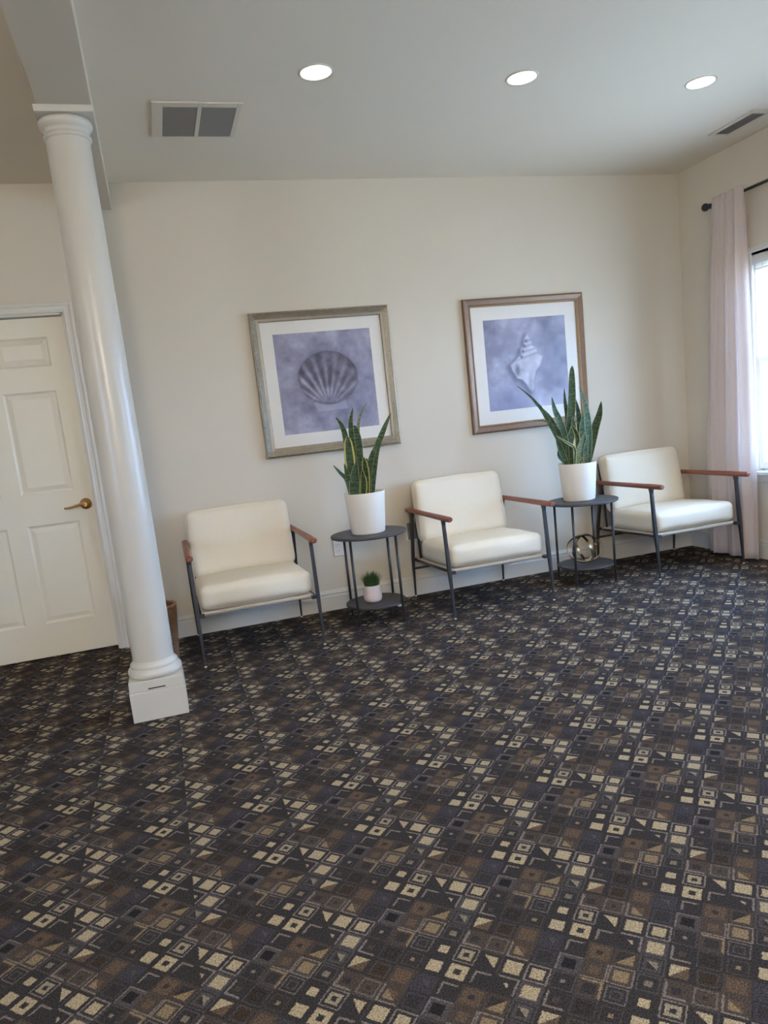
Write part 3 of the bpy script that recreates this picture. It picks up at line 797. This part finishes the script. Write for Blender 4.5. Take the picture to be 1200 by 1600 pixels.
LEAVES_2 = [([(1.669, -0.43, 0.818), (1.692, -0.424, 0.965), (1.726, -0.418, 1.119), (1.748, -0.412, 1.25), (1.762, -0.406, 1.399), (1.772, -0.4, 1.446)], 0.056, 'g'), ([(1.653, -0.41, 0.819), (1.678, -0.402, 0.948), (1.713, -0.395, 1.085), (1.709, -0.388, 1.207), (1.712, -0.38, 1.305)], 0.033, 'g'), ([(1.756, -0.4, 0.807), (1.801, -0.393, 0.99), (1.803, -0.387, 1.125), (1.793, -0.38, 1.231)], 0.046, 'g'), ([(1.638, -0.43, 0.822), (1.623, -0.435, 0.985), (1.568, -0.44, 1.105), (1.513, -0.445, 1.173), (1.495, -0.45, 1.186)], 0.032, 'g'), ([(1.66, -0.425, 0.815), (1.628, -0.435, 0.92), (1.594, -0.44, 1.0), (1.501, -0.45, 1.177), (1.459, -0.46, 1.224), (1.414, -0.47, 1.272), (1.315, -0.48, 1.353)], 0.024, 'g'), ([(1.65, -0.45, 0.821), (1.648, -0.452, 0.982), (1.62, -0.455, 1.093), (1.587, -0.457, 1.173), (1.569, -0.46, 1.258)], 0.048, 'g'), ([(1.681, -0.5, 0.818), (1.682, -0.51, 0.911), (1.615, -0.52, 0.961), (1.535, -0.53, 1.016)], 0.02, 'y'), ([(1.713, -0.47, 0.813), (1.728, -0.477, 0.924), (1.719, -0.483, 1.004), (1.679, -0.49, 1.074)], 0.038, 'y'), ([(1.85, -0.42, 0.814), (1.866, -0.425, 0.921), (1.898, -0.43, 1.028), (1.932, -0.435, 1.11), (1.949, -0.44, 1.194)], 0.051, 'g'), ([(1.816, -0.44, 0.813), (1.837, -0.435, 0.949), (1.843, -0.43, 1.083), (1.832, -0.425, 1.193), (1.807, -0.42, 1.304)], 0.052, 'g'), ([(1.761, -0.46, 0.813), (1.78, -0.457, 0.93), (1.782, -0.453, 1.04), (1.799, -0.45, 1.132)], 0.049, 'g'), ([(1.597, -0.46, 0.823), (1.588, -0.47, 0.868), (1.576, -0.48, 0.914)], 0.021, 'g'), ([(1.613, -0.46, 0.823), (1.599, -0.47, 0.927), (1.568, -0.48, 1.005)], 0.04, 'g'), ([(1.695, -0.5, 0.816), (1.723, -0.505, 0.913), (1.765, -0.51, 1.007)], 0.036, 'p'), ([(1.737, -0.51, 0.817), (1.747, -0.52, 0.85), (1.727, -0.53, 0.9)], 0.021, 'p'), ([(1.71, -0.52, 0.818), (1.722, -0.53, 0.835), (1.698, -0.54, 0.865)], 0.018, 'y'), ([(1.665, -0.45, 0.815), (1.626, -0.47, 0.936), (1.588, -0.48, 1.048), (1.519, -0.49, 1.102), (1.401, -0.5, 1.126)], 0.014, 'g'), ([(1.683, -0.44, 0.816), (1.688, -0.437, 0.941), (1.728, -0.433, 1.034), (1.733, -0.43, 1.118)], 0.055, 'g'), ([(1.757, -0.5, 0.818), (1.771, -0.5, 0.907), (1.797, -0.5, 0.989)], 0.036, 'g')]

snake_plant('tall snake plant in a white pot, yellow edged leaves in front of the scallop picture', .248, -.455, .5602, LEAVES_1, 10)
snake_plant('bushier snake plant in a white pot, leaning leaves before the conch picture', 1.740, -.435, .5602, LEAVES_2, 60)

# ---------------------------------------------------------------- small potted grass
GRASS = mat('artificial grass green', (62, 96, 50), .55, noise=.35, nscale=50)
t = thing('potted_grass', 'little tuft of green grass in a blush pot on the lower shelf', 'plant', (.231, -.450, .1252))
bm = B(); lathe(bm, [(.036, 0), (.046, .003), (.054, .012), (.0575, .028), (.056, .05), (.051, .085), (.0505, .102), (.049, .105), (.0475, .103), (.047, .088)], n=48); obj('pot', bm, SMALLPOT, t)
bm = B(); rnd = random.Random(5)
for k in range(420):
    a = rnd.uniform(0, 2*PI); r = .044 * math.sqrt(rnd.random()); h_ = rnd.uniform(.075, .118) * (1 - .25 * (r / .044) ** 2)
    ln = rnd.uniform(.05, .30) + .35 * r / .044; b0 = Vector((r * math.cos(a), r * math.sin(a), .088)); a2 = a + rnd.uniform(-.6, .6)
    d = Vector((math.cos(a2), math.sin(a2), 0)); sd = Vector((-d.y, d.x, 0)) * .0013
    m1 = b0 + d * ln * .02 + Vector((0, 0, h_ * .6)); tp = b0 + d * ln * .075 + Vector((0, 0, h_))
    v = [bm.verts.new(p) for p in (b0 - sd, b0 + sd, m1 + sd, m1 - sd, tp)]
    bm.faces.new((v[0], v[1], v[2], v[3])); bm.faces.new((v[3], v[2], v[4]))
g_ = obj('grass_blades', bm, GRASS, t); g_['kind'] = 'stuff'

# ---------------------------------------------------------------- ring ornament
t = thing('ring_ornament', 'champagne metal ornament of crossing rings on the lower shelf', 'ornament', (1.745, -.448, .1252))
def band(R, rot, wid=.016, th=.0032, off=(0, 0, 0), sq=1.0):
    bm = B(); n = 72; M3 = Matrix.Rotation(rot[2], 3, 'Z') @ Matrix.Rotation(rot[1], 3, 'Y') @ Matrix.Rotation(rot[0], 3, 'X'); Rg = []
    for k in range(n):
        a = 2*PI*k/n; row = []
        for dr, dz in ((-th, -wid/2), (th, -wid/2), (th, wid/2), (-th, wid/2)):
            row.append(bm.verts.new(M3 @ Vector(((R+dr)*math.cos(a), (R+dr)*math.sin(a)*sq, dz)) + Vector(off)))
        Rg.append(row)
    for k in range(n):
        a, b = Rg[k], Rg[(k+1) % n]
        for q in range(4): f = bm.faces.new((a[q], a[(q+1) % 4], b[(q+1) % 4], b[q]))
    return bm
parts = [((math.radians(58), 0, math.radians(-28)), .115, .84), ((math.radians(96), math.radians(18), math.radians(12)), .098, 1), ((math.radians(70), math.radians(40), math.radians(75)), .098, 1)]
bms = [band(R, rt, sq=q_) for rt, R, q_ in parts]
lo = min(v.co.z for b_ in bms for v in b_.verts)
for b_ in bms:
    for v in b_.verts: v.co.z -= lo
    obj('ring', b_, CHROME, t)

# ---------------------------------------------------------------- wicker basket behind the column
t = thing('wicker_basket', 'brown wicker basket standing on the carpet behind the column', 'basket', (-1.075, -.47, 0))
rb, rt_, hb = .100, .128, .325
bm = B(); lathe(bm, [(rb - .004, .002), (rb - .004, .01), (rt_ - .004, hb), (rt_ - .010, hb), (rb - .010, .014)], n=40, cap=True); obj('liner', bm, mat('basket core', (84, 62, 44), .9), t)
bm = B()
NS = 26; K_ = 30
for row in range(NS):
    z = .010 + row * (hb - .02) / (NS - 1); r0 = rb + (rt_ - rb) * z / hb
    pts = []
    Rg = []
    for k in range(K_ * 2):
        a = 2*PI*k/(K_*2); off = .0045 * (1 if (k + row) % 2 else -1); rr = r0 + off
        c = Vector((rr*math.cos(a), rr*math.sin(a), z)); ro = Vector((math.cos(a), math.sin(a), 0))
        Rg.append([bm.verts.new(c + ro * .004 * p_ + Vector((0, 0, .0062 * q_))) for p_, q_ in ((-1, 0), (0, -1), (1, 0), (0, 1))])
    for k in range(K_ * 2):
        a, b = Rg[k], Rg[(k+1) % (K_*2)]
        for q in range(4): f = bm.faces.new((a[q], a[(q+1) % 4], b[(q+1) % 4], b[q])); f.smooth = True
wv = obj('weave', bm, WICKER, t); wv['kind'] = 'stuff'
bm = B(); 
pts = [(rt_ * math.cos(2*PI*k/40), rt_ * math.sin(2*PI*k/40), hb + .004 * math.sin(k * 2.4)) for k in range(41)]
tube(bm, pts, .008, n=10); obj('rim', bm, WICKER, t)

# ---------------------------------------------------------------- outlets and plug
def outlet(name, label, x, z, m_, cat):
    t = thing(name, label, cat, (x, 0, z))
    bm = B(); loft = [(-.035, .035, -.0575, .0575, 0), (-.035, .035, -.0575, .0575, -.004), (-.032, .032, -.0545, .0545, -.006)]
    rings_rect(bm, loft); obj('cover_plate', bm, m_, t)
    for dz in (.02, -.02):
        bm = B(); rings_rect(bm, [(-.017, .017, dz - .014, dz + .014, -.006), (-.016, .016, dz - .013, dz + .013, -.008)]); s_ = obj('socket', bm, m_, t)
        bm = B()
        for dx in (-.006, .006): box(bm, dx - .001, dx + .001, -.0085, -.0078, dz - .003, dz + .006)
        obj('slots', bm, BLACK, s_)
    return t
outlet('wall_outlet', 'white wall outlet partly hidden under the left side table top', .148, .418, PLASTIC, 'outlet')
outlet('wall_outlet', 'grey wall outlet beside the rear leg of the middle armchair', .681, .455, GREYPLATE, 'outlet')
t = thing('power_adapter', 'pale power adapter with a cord lying on the carpet by the baseboard', 'adapter', (.475, -.20, 0))
bm = B(); box(bm, -.022, .022, -.03, .03, 0, .028); obj('adapter_body', bm, PLASTIC, t, bevel=.004)
bm = B(); tube(bm, [(.0, .03, .012), (.03, .07, .005), (.08, .09, .004), (.115, .12, .005), (.10, .155, .006), (.06, .150, .005)], .0035, n=8); obj('cord', bm, GREYPLATE, t)

# ---------------------------------------------------------------- pictures
def vnoise(n, cells, seed):
    r = np.random.RandomState(seed); g_ = r.rand(cells + 3, cells + 3); t_ = np.linspace(0, cells, n); i = t_.astype(int); f = t_ - i; f = f*f*(3-2*f)
    a = g_[np.ix_(i, i)]; b = g_[np.ix_(i, i+1)]; c = g_[np.ix_(i+1, i)]; d = g_[np.ix_(i+1, i+1)]
    fy = f[:, None]; fx = f[None, :]
    return (a*(1-fx)+b*fx)*(1-fy) + (c*(1-fx)+d*fx)*fy
def fbm(n, seed, base=4):
    o = np.zeros((n, n)); a = .5
    for k in range(6): o += a * (vnoise(n, base * 2**k, seed + k) - .5); a *= .6
    return o
def ss(a, b, x):
    t_ = np.clip((x - a) / (b - a), 0, 1); return t_*t_*(3-2*t_)
def mixc(c, m_, rgb): return c * (1 - m_[..., None]) + np.array(rgb, float) * m_[..., None]
def polysdf(U, V, P):
    d = np.full(U.shape, 9.); s = np.ones(U.shape); n = len(P)
    for i in range(n):
        x1, y1 = P[i]; x2, y2 = P[(i+1) % n]; ex, ey = x2-x1, y2-y1; wx, wy = U-x1, V-y1
        h_ = np.clip((wx*ex + wy*ey) / (ex*ex + ey*ey), 0, 1); d = np.minimum(d, (wx-ex*h_)**2 + (wy-ey*h_)**2)
        c = ((V >= y1) & (V < y2) & (ex*wy > ey*wx)) | ((V < y1) & (V >= y2) & (ex*wy <= ey*wx)); s = np.where(c, -s, s)
    return s * np.sqrt(d)      # negative inside

def scallop(n):
    v, u = np.meshgrid(np.linspace(0, 1, n), np.linspace(0, 1, n), indexing='ij')   # v up
    f = fbm(n, 3); f2 = fbm(n, 30, 12)
    col = np.ones((n, n, 3)) * np.array([156, 155, 178.]) + (f * 95)[..., None] * np.array([1, .98, .92]) + (f2 * 30)[..., None]
    col += (ss(.3, .9, v) * -10)[..., None]
    hx, hy = .475, .235
    ang = np.arctan2(u - hx - .02, v - hy); r = np.hypot(u - hx, v - hy)
    ex = ((u - .515) / .315) ** 2 + ((v - .535) / .272) ** 2
    scal = 1 + .012 * np.cos(ang * 27)
    body = 1 - ss(.93, 1.03, ex / scal)
    ear = 1 - ss(-.008, .008, polysdf(u, v, [(.335, .295), (.375, .205), (.50, .205), (.69, .21), (.665, .29), (.5, .34)]))
    shade = 1 - ss(.98, 1.35, ex); col = mixc(col, shade * .4, (116, 115, 136))
    col = mixc(col, ear * .5, (186, 185, 206)); 
    rib = .5 + .5 * np.cos(ang * 27 + .6 * f)
    base = np.ones((n, n, 3)) * np.array([104, 102, 120.])
    base = mixc(base, (rib ** 1.5) * (.85 - .45 * ss(.40, .75, u)) * ss(.03, .12, r), (176, 174, 196))
    base = mixc(base, (1 - ss(.05, .30, r)) * .75, (150, 149, 172))
    base = mixc(base, ss(.72, .98, ex) * .45, (84, 83, 100))
    base = mixc(base, ss(.05, .45, v - .55 + .3 * u) * .5, (84, 84, 100))
    base += (f2 * 70)[..., None] + (f * 40)[..., None]
    col = mixc(col, body, (0, 0, 0)) + base * body[..., None]
    return np.clip(col, 20, 235)

def conch(n):
    v, u = np.meshgrid(np.linspace(0, 1, n), np.linspace(0, 1, n), indexing='ij')
    f = fbm(n, 13); f2 = fbm(n, 50, 12)
    col = np.ones((n, n, 3)) * np.array([160, 160, 184.]) + (f * 90)[..., None] + (f2 * 26)[..., None]
    col = mixc(col, (1 - ss(0, .45, v)) * (1 - ss(.2, .7, u)) * .5, (134, 142, 184))
    P = [(.52, .82), (.475, .76), (.47, .70), (.43, .665), (.425, .60), (.36, .545), (.29, .49), (.31, .43), (.345, .38), (.36, .345), (.43, .315), (.47, .265), (.50, .21), (.535, .175), (.56, .21), (.565, .30), (.60, .40), (.66, .46), (.70, .565), (.64, .585), (.63, .65), (.585, .69), (.565, .76)]
    sh = 1 - ss(-.02, .05, polysdf(u + .028, v + .022, P)); col = mixc(col, sh * .75, (100, 101, 124))
    d = polysdf(u, v, P); m_ = 1 - ss(-.012, .010, d)
    b = np.ones((n, n, 3)) * np.array([196, 195, 212.]) + (f * 50)[..., None] + (f2 * 60)[..., None]
    b = mixc(b, (1 - ss(.0, .06, np.hypot((u - .375) / .8, (v - .43) / 1.6))) * .8, (96, 98, 120))
    for k, vv in enumerate((.745, .69, .635, .575)):
        dd = np.abs(v - vv - .25 * (u - .52)); b = mixc(b, (1 - ss(.004, .018, dd)) * .35, (112, 112, 134))
        du = np.hypot(u - (.50 - .022 * k), v - vv); b = mixc(b, (1 - ss(.008, .028, du)) * .7, (84, 84, 104))
    b = mixc(b, (1 - ss(.01, .05, np.abs(u - .53 - .15 * (v - .3)))) * (1 - ss(.3, .45, v)) * .4, (118, 120, 142))
    col = mixc(col, m_, (0, 0, 0)) + b * m_[..., None]
    return np.clip(col, 20, 235)

def print_mat():
    M = bpy.data.materials.new('art print ink'); M.use_nodes = True; nt = M.node_tree; b = nt.nodes['Principled BSDF']
    a = nt.nodes.new('ShaderNodeVertexColor'); a.layer_name = 'ink'; nt.links.new(a.outputs[0], b.inputs['Base Color']); b.inputs['Roughness'].default_value = .8
    return M
PRINT = print_mat()
def picture(name, label, x0, x1, z0, z1, fm_, lip, img, ins, edge_print, beads, cat='picture'):
    cx, cz = (x0+x1)/2, (z0+z1)/2; hw, hh = (x1-x0)/2, (z1-z0)/2
    t = thing(name, label, cat, (cx, 0, cz), group='framed shell prints')
    def rect(i, y): return (-hw+i, hw-i, -hh+i, hh-i, y)
    prof = [(0, -.002), (0, -.024), (.004, -.030), (.012, -.0335), (.018, -.031), (.030, -.027), (.040, -.024), (.048, -.0245), (.052, -.023)]
    bm = B(); rings_rect(bm, [rect(i * ins / .058, y) for i, y in prof], cap=False)
    fr = obj('frame', bm, fm_, t)
    bm = B(); rings_rect(bm, [rect(ins * .89, -.023), rect(ins * .93, -.0235), rect(ins, -.016), rect(ins, -.010)], cap=False); obj('inner_lip', bm, lip, fr)
    bm = B()
    for i_, (ri, ry, rr) in enumerate(beads):
        L_ = 2 * (hw - ri)
        n = int(L_ / (rr * 2.1))
        for s in range(4):
            for k in range(n):
                q = -1 + 2 * (k + .5) / n
                px_, pz_ = [(q*(hw-ri), hh-ri), (q*(hw-ri), -hh+ri), (hw-ri, q*(hh-ri)), (-hw+ri, q*(hh-ri))][s]
                c = Vector((px_, ry, pz_)); vs = [bm.verts.new(c + Vector(o_) * rr) for o_ in ((1,0,0),(-1,0,0),(0,0,1),(0,0,-1),(0,-1,0),(0,1,0))]
                for a, b, e in ((0,2,4),(2,1,4),(1,3,4),(3,0,4),(2,0,5),(1,2,5),(3,1,5),(0,3,5)):
                    f = bm.faces.new((vs[a], vs[b], vs[e])); f.smooth = True
    bd = obj('beading', bm, lip if len(beads) == 1 else fm_, fr); bd['kind'] = 'stuff'
    bm = B(); i0 = ins * .98; i1 = edge_print
    rings_rect(bm, [rect(i0, -.009), rect(i1 - .002, -.0095), rect(i1, -.008)], cap=False); obj('mat_board', bm, MATBOARD, t)
    n = 200; px0, px1, pz0, pz1 = -hw+i1-.001, hw-i1+.001, -hh+i1-.001, hh-i1+.001
    me = bpy.data.meshes.new('art_print'); xs = np.linspace(px0, px1, n); zs = np.linspace(pz0, pz1, n)
    Z, X = np.meshgrid(zs, xs, indexing='ij'); co = np.stack([X, np.full_like(X, -.008), Z], -1).reshape(-1, 3)
    idx = np.arange(n*n).reshape(n, n); q = np.stack([idx[:-1,:-1], idx[:-1,1:], idx[1:,1:], idx[1:,:-1]], -1).reshape(-1, 4)
    me.from_pydata(co.tolist(), [], q.tolist())
    im = img(n) / 255; li = np.where(im <= .04045, im / 12.92, ((im + .055) / 1.055) ** 2.4)
    ca = me.color_attributes.new('ink', 'FLOAT_COLOR', 'POINT'); ca.data.foreach_set('color', np.concatenate([li.reshape(-1, 3), np.ones((n*n, 1))], 1).ravel().astype(np.float32))
    me.materials.append(PRINT); o = bpy.data.objects.new('art_print', me); COL.objects.link(o); o.parent = t
    bm = B(); box(bm, -hw + ins * .97, hw - ins * .97, -.0125, -.0110, -hh + ins * .97, hh - ins * .97); obj('picture_glass', bm, PGLASS, t)
    bm = B(); box(bm, -hw + .006, hw - .006, -.007, -.0005, -hh + .006, hh - .006); obj('backing_board', bm, mat('backing', (120, 104, 84), .9), t)
    return t
picture('framed_picture', 'silver beaded frame with a slate blue print of a scallop shell', -.252, .662, 1.062, 1.9695, SILVER1, SILVER1, scallop, .060, .137, [(.0125, -.0335, .0058), (.0245, -.0295, .0058), (.036, -.0262, .0050)])
picture('framed_picture', 'bronze frame with a slate blue print of a pale conch shell', 1.196, 2.119, 1.060, 1.969, SILVER2, GOLD2, conch, .056, .145, [(.045, -.0262, .0048)])
